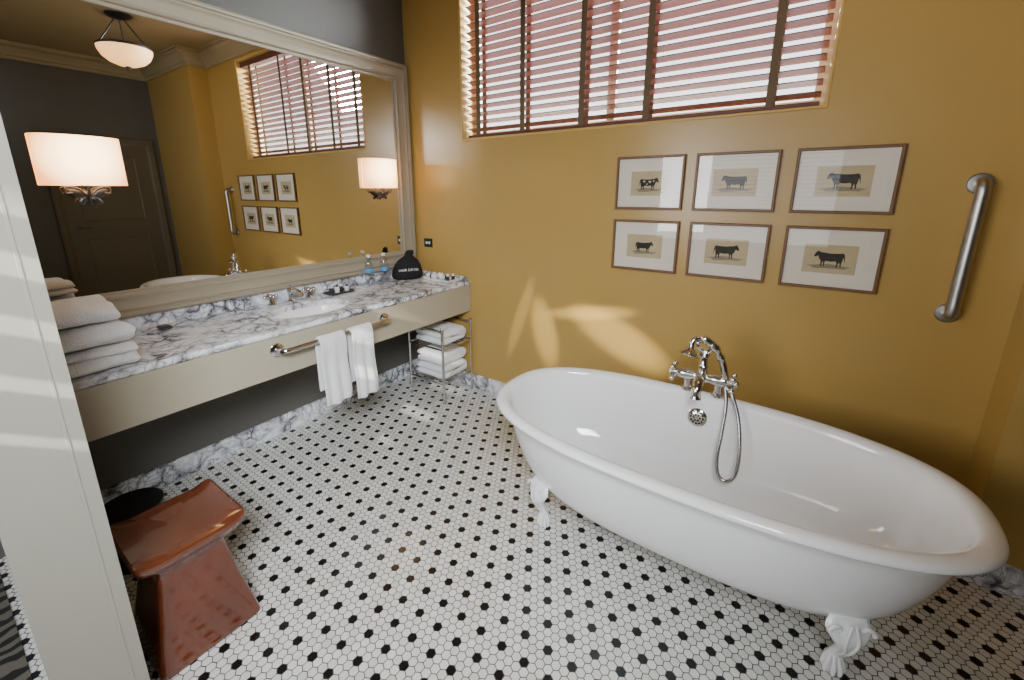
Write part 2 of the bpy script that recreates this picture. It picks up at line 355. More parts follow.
for k,(q,zz) in enumerate([(1.03,CBt-.002),(1.0,CBt-.004),(.96,.83),(.88,.79),(.72,.755),(.45,.735),(.14,.73),(.001,.73)]):
    R.append([V((sx+math.cos(2*math.pi*i/48)*sa*q,sy+math.sin(2*math.pi*i/48)*sb*q,zz)) for i in range(48)])
mb.rings(R); make("sink_basin",mb,M['porcelain'],parent=van,origin=O)
mb=MB(); mb.lathe([(.024,0),(.024,.003),(.018,.005),(.0,.004)],(sx,sy,.73)); make("drain",mb,M['chrome'],parent=van,origin=O)
# sink faucet
fc=thing("sink_faucet",(.09,-1.13,CT),"chrome widespread faucet with cross handles behind the sink","faucet"); O=fc.location
mb=MB(); mb.lathe([(.028,0),(.028,.006),(.018,.014),(.016,.06),(.02,.066),(.017,.08),(.006,.09),(.008,.098),(.0,.104)],O)
mb.tube(cat([(.09,-1.13,CT+.045),(.14,-1.13,CT+.075),(.20,-1.13,CT+.07),(.225,-1.13,CT+.045)],6),[.014]*12+[.012]*7,14); make("spout",mb,M['chrome'],parent=fc,origin=O)
for yy in (-1.25,-1.01):
    mb=MB(); c=V((.085,yy,CT)); mb.lathe([(.026,0),(.026,.006),(.016,.014),(.012,.04),(.015,.045)],c)
    mb.tube([c+V((-.035,0,.055)),c+V((.035,0,.055))],.007); mb.tube([c+V((0,-.035,.055)),c+V((0,.035,.055))],.007); mb.ell(c+V((0,0,.057)),(.014,.014,.012))
    for dx,dy in ((.035,0),(-.035,0),(0,.035),(0,-.035)): mb.ell(c+V((dx,dy,.055)),(.010,.010,.010),n=12,m=8)
    make("cross_handle",mb,M['chrome'],parent=fc,origin=O)
# towel bar on apron
tb=thing("towel_bar",(CD,-1.17,.80),"polished chrome grab bar mounted on the vanity apron","towel bar"); O=tb.location
mb=MB(); zb=.79; xb=.665
pts=cat([(CD-.006,-1.50,zb),(.64,-1.50,zb),(xb,-1.475,zb),(xb,-1.40,zb)],6)+cat([(xb,-.94,zb),(xb,-.865,zb),(.64,-.84,zb),(CD-.006,-.84,zb)],6)
mb.tube(pts,.014,16); make("bar",mb,M['chrome'],parent=tb,origin=O)
for yy in (-1.50,-.84):
    mb=MB(); mb.lathe([(.034,-.0075),(.034,.004),(.028,.008),(.014,.01)],(CD,yy,zb),(1,0,0),28); make("flange",mb,M['chrome'],parent=tb,origin=O)
def drape(name,y0,y1,zf,zbk,label,seed):
    r=.021; prof=[]
    for k in range(16): prof.append((xb+r+.006*math.sin(k*.5),zf+(zb-zf)*k/16))
    for k in range(9): t=math.pi*k/8; prof.append((xb+r*math.cos(t),zb+r*math.sin(t)))
    for k in range(1,13): prof.append((xb-r,zb-(zb-zbk)*k/12))
    mb=MB(); nn=14; vs=[];fs=[]; m_=len(prof)
    for j in range(nn+1):
        y=y0+(y1-y0)*j/nn
        for i,(x,z) in enumerate(prof):
            dn=max(0,(zb-z)/.4); wv=.010*dn*math.sin(j*1.1+seed)+.004*noise.noise(V((y*14,z*9,seed)))
            front=1 if i<20 else .2
            yy=(y-(y0+y1)/2)*(1-.06*math.exp(-dn*4))+ (y0+y1)/2 + .008*dn*math.sin(seed*3)
            vs.append(V((x+wv*front+.004*dn*front,yy,z+ (.006*math.sin(j*.6+seed) if i==0 else 0))))
    for j in range(nn):
        for i in range(m_-1): fs.append((j*m_+i,j*m_+i+1,(j+1)*m_+i+1,(j+1)*m_+i))
    mb.raw(vs,fs)
    o=make(name,mb,M['towel'],origin=((xb),(y0+y1)/2,zf),ang=180,label=label,category="towel",group="hand towels on the vanity bar")
    s_=o.modifiers.new("thick",'SOLIDIFY'); s_.thickness=.011; s_.offset=0
    b_=o.modifiers.new("sub",'SUBSURF'); b_.levels=1; b_.render_levels=1
    return o
drape("hand_towel",-1.325,-1.16,.42,.50,"white terry hand towel draped over the chrome bar",1.0)
drape("hand_towel",-1.135,-.985,.385,.48,"white terry hand towel draped over the bar beside another",2.6)
# folded towels
def folded(cx,cy,z0,lx,ly,h,layers,label,group,seed=0,open_axis='x',rz=0,amp=1):
    t=h/layers; mb=MB(); path=[]
    L=(lx if open_axis=='x' else ly)/2-t/2
    for i in range(layers):
        zc=t*(i+.5); d=1 if i%2==0 else -1
        for k in range(13): path.append((-d*L+2*d*L*k/12,zc))
        if i<layers-1:
            for k in range(1,6): a=math.pi*k/6; path.append((d*(L+math.sin(a)*t*.55),zc+t/2-math.cos(a)*t/2))
    W=(ly if open_axis=='x' else lx); ht=t*.485
    m_=len(path); nor=[]
    for i in range(m_):
        a=V(path[max(0,i-1)]);b=V(path[min(m_-1,i+1)]); tt=(b-a).normalized(); nor.append(V((-tt.y,tt.x)))
    P=[V(p) for p in path]
    R=[]; c=V((cx,cy,z0)); rot=Matrix.Rotation(rz,3,'Z')
    ss=[-1,-.99,-.965,-.92,-.85]+[k/12 for k in range(-9,10,2)]+[.85,.92,.965,.99,1]
    for s_ in ss:
        e=max(0,(abs(s_)-.84)/.16); hs=ht*math.sqrt(max(.05,1-e*e*.93))
        e0=(P[0]-P[1]).normalized(); e1=(P[-1]-P[-2]).normalized()
        ring=[P[i]+nor[i]*hs for i in range(m_)]
        for k in range(1,4): a=math.pi*k/4; ring.append(P[-1]+nor[-1]*hs*math.cos(a)+e1*hs*math.sin(a))
        ring+=[P[i]-nor[i]*hs for i in range(m_-1,-1,-1)]
        for k in range(1,4): a=math.pi*k/4; ring.append(P[0]-nor[0]*hs*math.cos(a)+e0*hs*math.sin(a))
        row=[]
        w_=W/2*s_
        for q in ring:
            u,zz=q.x,q.y
            sag=-.12*h*(abs(u)/(L+t/2))**3-.10*h*abs(s_)**3
            zn=amp*(.013*noise.noise(V((u*10+seed,w_*10,zz*10)))+.005*noise.noise(V((u*34+seed,w_*34,zz*34)))+sag-.02*h)*(zz/h)
            u=u+amp*(.018*noise.noise(V((zz*30,w_*9,seed+5)))); wj=w_+amp*.016*noise.noise(V((u*8,zz*40,seed+9)))*abs(s_)
            p=V((u,wj,zz+zn)) if open_axis=='x' else V((wj,u,zz+zn))
            row.append(c+rot@p)
        R.append(row)
    mb.rings(R,capa=True,capb=True)
    return make("folded_towel",mb,M['towel'],origin=(cx,cy,z0),ang=120,label=label,category="towel",group=group,sub=1)
g="bath towels stacked on the counter"
folded(.395,-2.135,CT+.003,.34,.26,.090,3,"thick white folded bath towel at the bottom of the stack",g,1)
folded(.388,-2.14,CT+.096,.33,.25,.082,2,"thick white folded bath towel in the middle of the stack",g,2,rz=.05)
folded(.375,-2.145,CT+.182,.31,.24,.066,2,"white folded bath towel on top of the stack",g,3,rz=-.06)
folded(.118,-2.15,CT+.003,.12,.20,.15,3,"white folded washcloths against the backsplash",g,7,amp=.8)
# ------------------------------------------------------------ towel rack
rk=thing("towel_rack",(.45,-.195,0),"small chrome wire towel stand under the vanity","rack"); O=rk.location
rx0,rx1,ry0,ry1=.28,.63,-.36,-.04
for x,y in ((rx0,ry0),(rx1,ry0),(rx0,ry1),(rx1,ry1)):
    mb=MB(); mb.tube([(x,y,.0),(x,y,.585)],.009,14); mb.ell((x,y,.59),(.012,.012,.012)); mb.lathe([(.012,0),(.012,.015),(.008,.02)],(x,y,0),n=14)
    make("post",mb,M['chrome'],parent=rk,origin=O)
for z in (.16,.43):
    mb=MB(); mb.tube([(rx0,ry0,z),(rx1,ry0,z),(rx1,ry1,z),(rx0,ry1,z)],.008,10,closed=True)
    for k in range(1,8): y=ry0+(ry1-ry0)*k/8; mb.tube([(rx0,y,z),(rx1,y,z)],.003,8)
    make("shelf",mb,M['chrome'],parent=rk,origin=O)
mb=MB(); mb.tube([(rx0,ry0,.575),(rx1,ry0,.575)],.006,10); mb.tube([(rx0,ry1,.575),(rx1,ry1,.575)],.006,10); mb.tube([(rx0,ry0,.5),(rx0,ry1,.5)],.005,10); make("top_rail",mb,M['chrome'],parent=rk,origin=O)
g="towels on the chrome rack"
folded(.455,-.20,.441,.29,.27,.115,2,"white folded towel on the upper rack shelf",g,11,open_axis='y',amp=.7)
folded(.455,-.20,.171,.29,.27,.105,2,"white folded towel on the lower rack shelf",g,14,open_axis='y',amp=.6)
folded(.455,-.20,.278,.28,.26,.098,2,"white folded towel atop another on the lower shelf",g,16,open_axis='y',amp=.6)
# ------------------------------------------------------------ sconces
def sconce(y):
    rt=thing("wall_sconce",(.03,y,1.50),"warm lit linen half-drum sconce on a butterfly-shaped pewter bracket","wall lamp","mirror sconces"); O=rt.location
    mb=MB(); n=28; z0,z1=1.58,1.785; hw=.145
    R=[]
    zs=[z0+(z1-z0)*k/6 for k in range(7)]
    for rad,zl in ((1,zs),(.985,zs[::-1])):
        for zz in zl: R.append([V((.012+.10*rad*math.sin(math.pi*k/n)**.8 if 0<k<n else .012, y-hw*rad*math.cos(math.pi*k/n), zz)) for k in range(n+1)])
    R.append(R[0]); mb.rings(R,closed_ring=False); make("shade",mb,M['shade'],parent=rt,origin=O,ang=60)
    mb=MB(); mb.lathe([(.022,0),(.022,.006),(.012,.012),(.0,.016)],(.008,y,1.535),(1,0,0),24)
    mb.tube(cat([(.012,y,1.53),(.04,y,1.525),(.055,y,1.555),(.055,y,1.64)],6),.005)
    for sg in (-1,1):
        rot=Matrix.Rotation(sg*.55,3,'X'); mb.ell((.04,y+sg*.038,1.545),(.005,.034,.018),rot)
        rot=Matrix.Rotation(sg*-.75,3,'X'); mb.ell((.04,y+sg*.022,1.515),(.005,.024,.013),rot)
        mb.tube(cat([(.046,y,1.52),(.046,y+sg*.03,1.565),(.046,y+sg*.07,1.572),(.046,y+sg*.072,1.548),(.046,y+sg*.052,1.548)],5),.0035,8)
    mb.ell((.042,y,1.53),(.007,.007,.036)); make("bracket",mb,M['pewter'],parent=rt,origin=O)
    mb=MB(); mb.lathe([(.012,0),(.012,.02),(.022,.04),(.024,.055),(.015,.07),(0,.08)],(.055,y,1.64),n=16); make("bulb",mb,M['bowl'],parent=rt,origin=O)
sconce(-.325); sconce(-1.945)
# ------------------------------------------------------------ ceiling lamp
LZ=-.05
cl=thing("ceiling_lamp",(2.73,-.93,H),"frosted glass bowl pendant lamp hung on metal rods","ceiling lamp"); O=cl.location
mb=MB(); mb.lathe([(.10,0),(.10,-.01),(.07,-.03),(.02,-.045),(0,-.045)],O)
for k in range(3):
    a=2*math.pi*k/3+.3; mb.tube([(2.73+.03*math.cos(a),-.93+.03*math.sin(a),H-.03),(2.73+.185*math.cos(a),-.93+.185*math.sin(a),H-.215+LZ)],.006,8)
make("canopy",mb,M['pewter'],parent=cl,origin=O)
mb=MB(); mb.lathe([(a_,b_+LZ) for a_,b_ in [(.198,-.215),(.205,-.22),(.20,-.26),(.175,-.31),(.13,-.35),(.07,-.375),(.02,-.382),(0,-.382)]],O,n=40); make("glass_bowl",mb,M['bowl'],parent=cl,origin=O)
mb=MB(); mb.lathe([(a_,b_+LZ) for a_,b_ in [(.205,-.21),(.212,-.22),(.205,-.232),(.198,-.225)]],O,n=40); mb.lathe([(a_,b_+LZ) for a_,b_ in [(.022,-.378),(.022,-.388),(.008,-.40),(.012,-.41),(0,-.42)]],O,n=16); make("rim",mb,M['pewter'],parent=cl,origin=O)
# ------------------------------------------------------------ bathtub
tx,ty=2.39,-.762
def ring(a,b,z,n=2.5,N=96):
    out=[]
    for k in range(N):
        t=2*math.pi*k/N; c,s_=math.cos(t),math.sin(t)
        out.append(V((tx+a*math.copysign(abs(c)**(2/n),c),ty+b*math.copysign(abs(s_)**(2/n),s_),z)))
    return out
tub=thing("bathtub",(tx,ty,0),"white double-ended clawfoot bathtub with rolled rim","bathtub"); O=tub.location
P=[(.02,.01,.150,2),(.40,.14,.152,2.3),(.57,.21,.160,2.5),(.655,.262,.185,2.6),(.71,.298,.24,2.6),(.757,.330,.33,2.6),(.793,.354,.43,2.6),(.812,.370,.52,2.6),(.818,.376,.558,2.6),
 (.839,.393,.561,2.6),(.860,.411,.565,2.6),(.875,.425,.573,2.6),(.880,.430,.584,2.6),(.875,.425,.596,2.6),(.860,.411,.603,2.6),(.841,.393,.605,2.6),(.825,.378,.599,2.6),(.815,.369,.587,2.6),(.809,.363,.56,2.6),
 (.785,.349,.47,2.6),(.75,.329,.36,2.6),(.697,.294,.27,2.5),(.60,.238,.21,2.4),(.42,.15,.188,2.3),(.02,.01,.182,2)]
mb=MB(); mb.rings([ring(a,b,z,n) for a,b,z,n in P],capa=True,capb=True)
make("tub_shell",mb,M['enamel'],parent=tub,origin=O,ang=80,sub=1)
for sxx in (-1,1):
    for syy in (-1,1):
        fx,fy=tx+sxx*.545,ty+syy*.185
        o=V((sxx*.45,syy*.89,0)).normalized(); tn=V((-o.y,o.x,0)); c=V((fx,fy,0)); mb=MB()
        R=[]
        prof=cat([(.25,.052,.012),(.22,.066,.015),(.185,.052,.020),(.15,.030,.020),(.115,.018,.017),(.08,.017,.016),(.05,.025,.023),(.02,.028,.026),(.0,.020,.020)],4)
        offs=cat([(.036,0,0),(.048,0,0),(.056,0,0),(.048,0,0),(.030,0,0),(.014,0,0),(.010,0,0),(.010,0,0),(.010,0,0)],4)
        for (z,w_,d_),oo in zip(prof,offs):
            lob=.16 if z<.06 else .05
            R.append([c+o*(oo.x+d_*math.cos(2*math.pi*k/32)*(1+lob*math.cos(2*math.pi*k/32*7)))+tn*(w_*math.sin(2*math.pi*k/32)*(1+lob*math.cos(2*math.pi*k/32*7)))+V((0,0,z)) for k in range(32)])
        mb.rings(R,capa=True,capb=True)
        for a in (-1.0,-.33,.33,1.0):
            dd=(o*math.cos(a)+tn*math.sin(a))
            q=cat([c+dd*.016+o*.012+V((0,0,.072)),c+dd*.027+o*.012+V((0,0,.045)),c+dd*.033+o*.010+V((0,0,.022)),c+dd*.031+o*.010+V((0,0,.006))],5)
            mb.tube(q,[.0065]*5+[.0078]*6+[.007,.0065,.006,.005,.004],10)
        for sg in (-1,1):
            q=[c+o*(.064-.012*(a/7))+tn*sg*(.044+.020*math.cos(a)*(1-a/9))+V((0,0,.215+.020*math.sin(a)*(1-a/9))) for a in [k*.4 for k in range(18)]]
            mb.tube(q,[.008-.0003*i for i in range(18)],10)
            q=cat([c+o*.068+tn*sg*.006+V((0,0,.245)),c+o*.076+tn*sg*.018+V((0,0,.19)),c+o*.066+tn*sg*.010+V((0,0,.14)),c+o*.042+tn*sg*.006+V((0,0,.10))],5); mb.tube(q,.005,8)
        make("claw_foot",mb,M['enamel'],parent=tub,origin=O,ang=75)
mb=MB(); mb.lathe([(.044,0),(.044,.004),(.038,.008),(.012,.010),(0,.010)],(2.365,ty+.346,.49),(0,-1,.2),28)
make("overflow_plate",mb,M['chrome'],parent=tub,origin=O)
mb=MB()
for rr,nn_ in ((.014,6),(.028,12)):
    for k in range(nn_): a=k*2*math.pi/nn_; mb.ell((2.365+rr*math.cos(a),ty+.3355+rr*math.sin(a)*.2,.49+.002+rr*math.sin(a)),(.0045,.0025,.0045),n=8,m=6)
make("overflow_holes",mb,M['black'],parent=tub,origin=O)
mb=MB(); mb.lathe([(.03,0),(.03,.003),(.0,.005)],(2.36,ty,.186)); make("drain",mb,M['chrome'],parent=tub,origin=O)
# tub faucet
tf=thing("tub_faucet",(2.385,-.385,.608),"polished chrome telephone bath mixer with hand shower and hose","faucet"); O=tf.location
fx,fy=2.365,-.41
mb=MB()
for dx in (-.068,.068):
    mb.lathe([(.032,-.003),(.032,.006),(.020,.012),(.017,.045),(.023,.05),(.023,.065)],(fx+dx,fy+.045,.606),n=20)
    mb.tube(cat([(fx+dx,fy+.045,.66),(fx+dx,fy+.025,.69),(fx+dx,fy,.70)],5),.018)
mb.tube([(fx-.11,fy,.70),(fx-.09,fy,.70),(fx-.055,fy,.70),(fx-.03,fy,.70),(fx,fy,.70),(fx+.03,fy,.70),(fx+.055,fy,.70),(fx+.09,fy,.70),(fx+.11,fy,.70)],[.020,.026,.025,.020,.030,.020,.025,.026,.020],18)
mb.tube(cat([(fx,fy,.70),(fx,fy-.06,.71),(fx,fy-.105,.68),(fx,fy-.115,.635)],6),[.023]*14+[.022,.022,.023,.024,.026],16)
mb.lathe([(.022,0),(.018,.03),(.024,.04),(.018,.05),(.016,.085),(.026,.095),(.020,.110)],(fx,fy,.715),n=18)
make("mixer_body",mb,M['chrome'],parent=tf,origin=O)
for dx in (-1,1):
    mb=MB(); c=V((fx+dx*.130,fy,.70)); mb.tube([c-V((dx*.03,0,0)),c+V((dx*.012,0,0))],.015,14)
    for a in range(4):
        t=math.pi/4+a*math.pi/2; q=V((0,math.cos(t),math.sin(t)))*.040; mb.tube([c,c+q],.008,10); mb.ell(c+q,(.0135,.0135,.0135),n=12,m=8)
    mb.ell(c+V((dx*.014,0,0)),(.012,.018,.018)); make("cross_handle",mb,M['chrome'],parent=tf,origin=O)
mb=MB()
for ddx in (-.03,.03):
    mb.tube(cat([(fx,fy,.825),(fx+ddx*.6,fy-.003,.832),(fx+ddx,fy-.01,.85),(fx+ddx,fy-.025,.868)],5),.009,10); mb.ell((fx+ddx,fy-.026,.870),(.011,.011,.011),n=12,m=8)
make("cradle",mb,M['chrome'],parent=tf,origin=O)
mb=MB()
hs=cat([(fx-.052,fy-.05,.842),(fx-.050,fy-.035,.880),(fx-.022,fy-.018,.892),(fx+.015,fy-.012,.880),(fx+.050,fy-.006,.845),(fx+.078,fy,.79),(fx+.092,fy,.74),(fx+.10,fy,.69)],6)
rs=[.013]*9+[.011]*4+[.019,.021,.021,.021,.020,.019,.019,.019,.020,.021,.022,.019,.014,.014,.018,.020]
mb.tube(hs,rs+[.016]*20 if len(rs)<len(hs) else rs[:len(hs)],16)
mb.lathe([(.016,0),(.026,.012),(.044,.028),(.046,.036),(.038,.040),(0,.040)],(fx-.052,fy-.05,.85),(-.15,-.35,-1),24)
make("hand_shower",mb,M['chrome'],parent=tf,origin=O)
mb=MB()
hp=cat([(fx+.10,fy,.69),(fx+.118,fy-.03,.60),(fx+.120,fy-.08,.48),(fx+.118,fy-.12,.38),(fx+.135,fy-.15,.315),(fx+.172,fy-.155,.300),(fx+.200,fy-.14,.34),(fx+.200,fy-.10,.44),(fx+.175,fy-.05,.56),(fx+.135,fy-.02,.65),(fx+.09,fy,.69)],14)
mb.tube(hp,[.0072+.0012*(i%2) for i in range(len(hp))],10); make("hose",mb,M['hose'],parent=tf,origin=O,ang=80)
# ------------------------------------------------------------ wall grab bar
gb=thing("grab_bar",(3.22,0,1.05),"brushed steel safety grab bar fixed vertically to the ochre wall","grab bar"); O=gb.location
gx=3.205; mb=MB()
mb.tube(cat([(gx,0,1.58),(gx,-.045,1.58),(gx,-.062,1.56),(gx,-.062,1.50)],6)+cat([(gx,-.062,1.13),(gx,-.062,1.075),(gx,-.045,1.055),(gx,0,1.055)],6),.022,20); make("bar",mb,M['steel'],parent=gb,origin=O)
for z in (1.58,1.055):
    mb=MB(); mb.lathe([(.040,0),(.040,.010),(.036,.014),(.022,.016)],(gx,0,z),(0,-1,0),28); make("flange",mb,M['steel'],parent=gb,origin=O)
# ------------------------------------------------------------ pictures
cow=[(.02,.40),(.05,.36),(.10,.38),(.14,.42),(.17,.36),(.20,.28),(.24,.24),(.25,.14),(.245,.02),(.285,.02),(.29,.14),(.31,.22),(.33,.14),(.335,.03),(.37,.03),(.37,.16),(.39,.23),(.55,.21),(.68,.23),(.72,.2),(.73,.12),(.72,.02),(.76,.02),(.775,.13),(.80,.2),(.82,.13),(.83,.03),(.87,.03),(.865,.16),(.89,.28),(.905,.40),(.93,.30),(.945,.2),(.96,.2),(.95,.38),(.92,.50),(.87,.535),(.7,.515),(.5,.51),(.33,.535),(.24,.54),(.17,.57),(.16,.62),(.14,.575),(.10,.57),(.06,.5)]
fw,fh=.372,.289
specs=[(1.734,1.742,"walnut-framed engraving of a spotted cow on cream paper",True,-1,.115),(2.160,1.742,"walnut-framed engraving of a dark bull on beige paper",False,1,.125),(2.594,1.742,"walnut-framed engraving of a dark longhorn ox",False,1,.13),
(1.734,1.393,"walnut-framed engraving of a small dark cow grazing",False,-1,.11),(2.160,1.393,"walnut-framed engraving of a black cow and low hill",False,-1,.128),(2.594,1.393,"walnut-framed engraving of a stout black bull",False,1,.125)]
for x0,zt,lab,spot,fl,s_ in specs:
    cx,cz=x0+fw/2,zt-fh/2
    pf=thing("framed_print",(cx,0,cz),lab,"picture","cattle engravings on the ochre wall"); O=pf.location
    mb=MB(); mb.rframe((cx,-.001,cz),(1,0,0),(0,0,1),(0,-1,0),fw,fh,[(0,0),(0,.018),(.003,.021),(.010,.021),(.013,.017),(.013,.006)]); make("frame",mb,M['wood'],parent=pf,origin=O,smooth=False)
    mb=MB(); mb.box((cx-fw/2+.011,-.008,cz-fh/2+.011),(cx+fw/2-.011,-.001,cz+fh/2-.011)); make("mat_board",mb,M['mat'],parent=pf,origin=O,smooth=False)
    pw,ph=.20,.132
    mb=MB(); mb.box((cx-pw/2,-.0090,cz-ph/2-.003),(cx+pw/2,-.0078,cz+ph/2-.003)); make("print_paper",mb,M['paper'],parent=pf,origin=O,smooth=False)
    zz0=cz-.040
    mb=MB()
    gs=[(cx+s_*.62*math.cos(t)*(1+.15*math.sin(5*t)),-.0093,zz0+.002+.010*math.sin(t)*(1+.3*math.sin(3*t+cx))) for t in [k*math.pi/14 for k in range(28)]]
    mb.raw(gs,[tuple(range(28))]); make("ground_tone",mb,M['inks'],parent=pf,origin=O,smooth=False)
    mb=MB(); vs=[]
    for u,v in cow: vs.append((cx+fl*(u-.5)*s_,-.0096,zz0+v*s_*1.0))
    mb.raw(vs,[tuple(range(len(vs)))])
    e=make("engraving",mb,M['ink'],parent=pf,origin=O,smooth=False)
    bm=bmesh.new(); bm.from_mesh(e.data); bmesh.ops.triangulate(bm,faces=bm.faces,ngon_method='EAR_CLIP'); bm.to_mesh(e.data); bm.free()
    if spot:
        mb=MB()
        for (u,v,a,b) in ((.45,.40,.07,.06),(.72,.42,.06,.05),(.27,.44,.035,.05),(.58,.30,.05,.03)):
            mb.raw([(cx+fl*(u+a*math.cos(t)*(1+.2*math.sin(3*t))-.5)*s_,-.0100,zz0+(v+b*math.sin(t))*s_) for t in [k*math.pi/6 for k in range(12)]],[tuple(range(12))])
        make("hide_patches",mb,M['inkw'],parent=pf,origin=O,smooth=False)
    a,b=fw/2-.012,fh/2-.012
    mb=MB(); mb.raw([(cx-a,-.013,cz-b),(cx+a,-.013,cz-b),(cx+a,-.013,cz+b),(cx-a,-.013,cz+b)],[(0,1,2,3)]); make("glass",mb,M['glass'],parent=pf,origin=O,smooth=False)
# ------------------------------------------------------------ stool
sxc,syc=1.02,-2.105
st=MB(); hx=.155
def sq(h,z,n=4.5,N=96,dip=0):
    out=[]
    for k in range(N):
        t=2*math.pi*(k+.5)/N; c,s_=math.cos(t),math.sin(t); x=h*math.copysign(abs(c)**(2/n),c); y=h*math.copysign(abs(s_)**(2/n),s_)
        out.append(V((sxc+x,syc+y,z-dip*(1-min(1,(y/hx)**2)))))
    return out
R=[sq(.001,.45,dip=.030),sq(.05,.45,dip=.030),sq(.10,.45,6,dip=.030),sq(.152,.453,14,dip=.030),sq(.158,.449,16,dip=.030),sq(.160,.441,16,dip=.028),sq(.158,.425,16,dip=.024),sq(.148,.405,16,dip=.016),sq(.110,.36,14,dip=.003),sq(.101,.34,14),sq(.103,.315,14),sq(.125,.18,16),sq(.155,.03,18),sq(.158,.010,18),sq(.154,.0,18),sq(.001,0)]
st.rings(R,capa=True,capb=True)
make("stool",st,M['stool'],origin=(sxc,syc,0),ang=40,label="russet glazed hourglass stool with a dished square seat",category="stool")
bn=thing("waste_bin",(.50,-2.13,0),"round black waste bin beneath the vanity","bin"); O=bn.location
mb=MB(); mb.lathe([(.085,0),(.09,.005),(.106,.255),(.110,.26),(.110,.266),(.102,.266),(.100,.25),(.085,.012),(0,.010)],O,n=40); make("bin_body",mb,M['black'],parent=bn,origin=O)
mb=MB(); mb.lathe([(.107,.248),(.113,.254),(.113,.268),(.102,.269)],O,n=40); make("bin_rim",mb,M['black'],parent=bn,origin=O)
# ------------------------------------------------------------ counter items
def bottle(x,y,lab):
    b=thing("water_bottle",(x,y,CT+.001),lab,"bottle","water bottles on the counter"); O=b.location; k=1.3
    mb=MB(); mb.lathe([(r_,h_*k) for r_,h_ in [(.026,0),(.031,.006),(.031,.05),(.029,.055),(.031,.06),(.031,.115),(.026,.135),(.014,.155),(.012,.165)]],O,n=28); make("bottle_body",mb,M['water'],parent=b,origin=O)
    mb=MB(); mb.lathe([(.0318,.074*k),(.0322,.076*k),(.0322,.094*k),(.0318,.096*k)],O,n=28); make("paper_label",mb,M['blue'],parent=b,origin=O,label="blue paper label")
    mb=MB(); mb.lathe([(.014,.160*k),(.015,.162*k),(.015,.174*k),(.0,.176*k)],O,n=20); make("cap",mb,M['whiteink'],parent=b,origin=O)
bottle(.11,-.55,"clear plastic water bottle with blue label on the counter"); bottle(.13,-.43,"clear plastic water bottle with blue label beside a bag")
bg=thing("drawstring_bag",(.14,-.215,CT+.001),"black cloth drawstring bag with white lettering on the counter","bag"); O=bg.location
mb=MB(); R=[]
for (wy,wx,z,sh) in ((.02,.01,.0,0),(.104,.06,.002,0),(.114,.07,.03,0),(.110,.067,.07,0),(.096,.056,.11,.004),(.074,.042,.145,.008),(.048,.030,.168,.012),(.028,.020,.184,.016),(.032,.020,.196,.020),(.028,.016,.212,.028),(.008,.006,.218,.034)):
    R.append([O+V((wx*math.cos(2*math.pi*k/60)*(1+(.05+.3*max(0,z-.10))*math.sin(k*1.35+z*12)),sh+wy*math.sin(2*math.pi*k/60)*(1+.06*math.sin(k*.9+z*9)),z+(.008*math.sin(k*.8) if z>.21 else 0))) for k in range(60)])
rotb=Matrix.Rotation(-.55,3,'Z'); R=[[O+rotb@(p-O) for p in r] for r in R]
mb.rings(R,capa=True,capb=True); make("bag_body",mb,M['blackcloth'],parent=bg,origin=O,ang=80)
mb=MB(); mb.tube([O+rotb@V((.021*math.cos(2*math.pi*k/20),.016+.030*math.sin(2*math.pi*k/20),.188)) for k in range(20)],.004,8,closed=True); make("drawstring",mb,M['blackcloth'],parent=bg,origin=O)
cu=bpy.data.curves.new("t",'FONT'); cu.body="HAIR DRYER"; cu.size=.027; cu.align_x='CENTER'; cu.extrude=.0006
to=bpy.data.objects.new("t",cu); COL.objects.link(to); bpy.context.view_layer.update()
me=bpy.data.meshes.new_from_object(to.evaluated_get(bpy.context.evaluated_depsgraph_get())); bpy.data.objects.remove(to)
for v in me.vertices:
    u,w_=v.co.x,v.co.y; a=u/.105
    p=V((.0765*math.cos(a)+.004+v.co.z,.116*math.sin(a),.072+w_-.9*u*u)); v.co=rotb@p
me.materials.append(M['whiteink']); lt=bpy.data.objects.new("lettering",me); COL.objects.link(lt); lt.parent=bg
# amenity tray
at=thing("amenity_tray",(.40,-.105,CT+.001),"low white porcelain tray holding small toiletries by the wall","tray"); O=at.location
mb=MB(); mb.rframe(O,(1,0,0),(0,1,0),(0,0,1),.27,.14,[(.012,0),(0,.016),(0,.018),(.004,.018),(.014,.005),(.069,.005)]); make("tray_body",mb,M['porcelain'],parent=at,origin=O,ang=50)
def roll(x,y,rz,lab,L_=.045):
    r=thing("rolled_facecloth",(x,y,CT+.007),lab,"towel","small rolled cloths on the amenity tray"); O=r.location
    d=V((math.cos(rz),math.sin(rz),0)); mb=MB(); c=O+V((0,0,.0225))
    mb.tube([c-d*L_,c-d*L_*.92,c-d*L_*.5,c,c+d*L_*.5,c+d*L_*.92,c+d*L_],[.015,.0205,.021,.0208,.021,.0205,.015],20)
    make("cloth",mb,M['towel'],parent=r,origin=O,ang=60)
    mb=MB(); mb.tube([c-d*.007,c+d*.007],.0216,20); make("ribbon",mb,M['blackcloth'],parent=r,origin=O)
roll(.33,-.135,.1,"white rolled cloth tied with black ribbon"); roll(.34,-.082,.1,"white rolled cloth tied with black ribbon"); roll(.435,-.11,1.3,"white rolled cloth with black ribbon at the tray end",.040)
for i,(dx,dy) in enumerate(((.085,-.02),(.105,.018))):
    t=thing("toiletry_bottle",V((.40+dx,-.105+dy,CT+.007)),"small dark toiletry bottle with white cap on the white tray","bottle","toiletries on the amenity tray"); o=t.location
    mb=MB(); mb.lathe([(.012,0),(.014,.003),(.014,.032),(.008,.036)],o,n=20); make("bottle_body",mb,M['soap'],parent=t,origin=o)
    mb=MB(); mb.lathe([(.008,.034),(.010,.036),(.010,.05),(0,.05)],o,n=16); make("cap",mb,M['whiteink'],parent=t,origin=o)
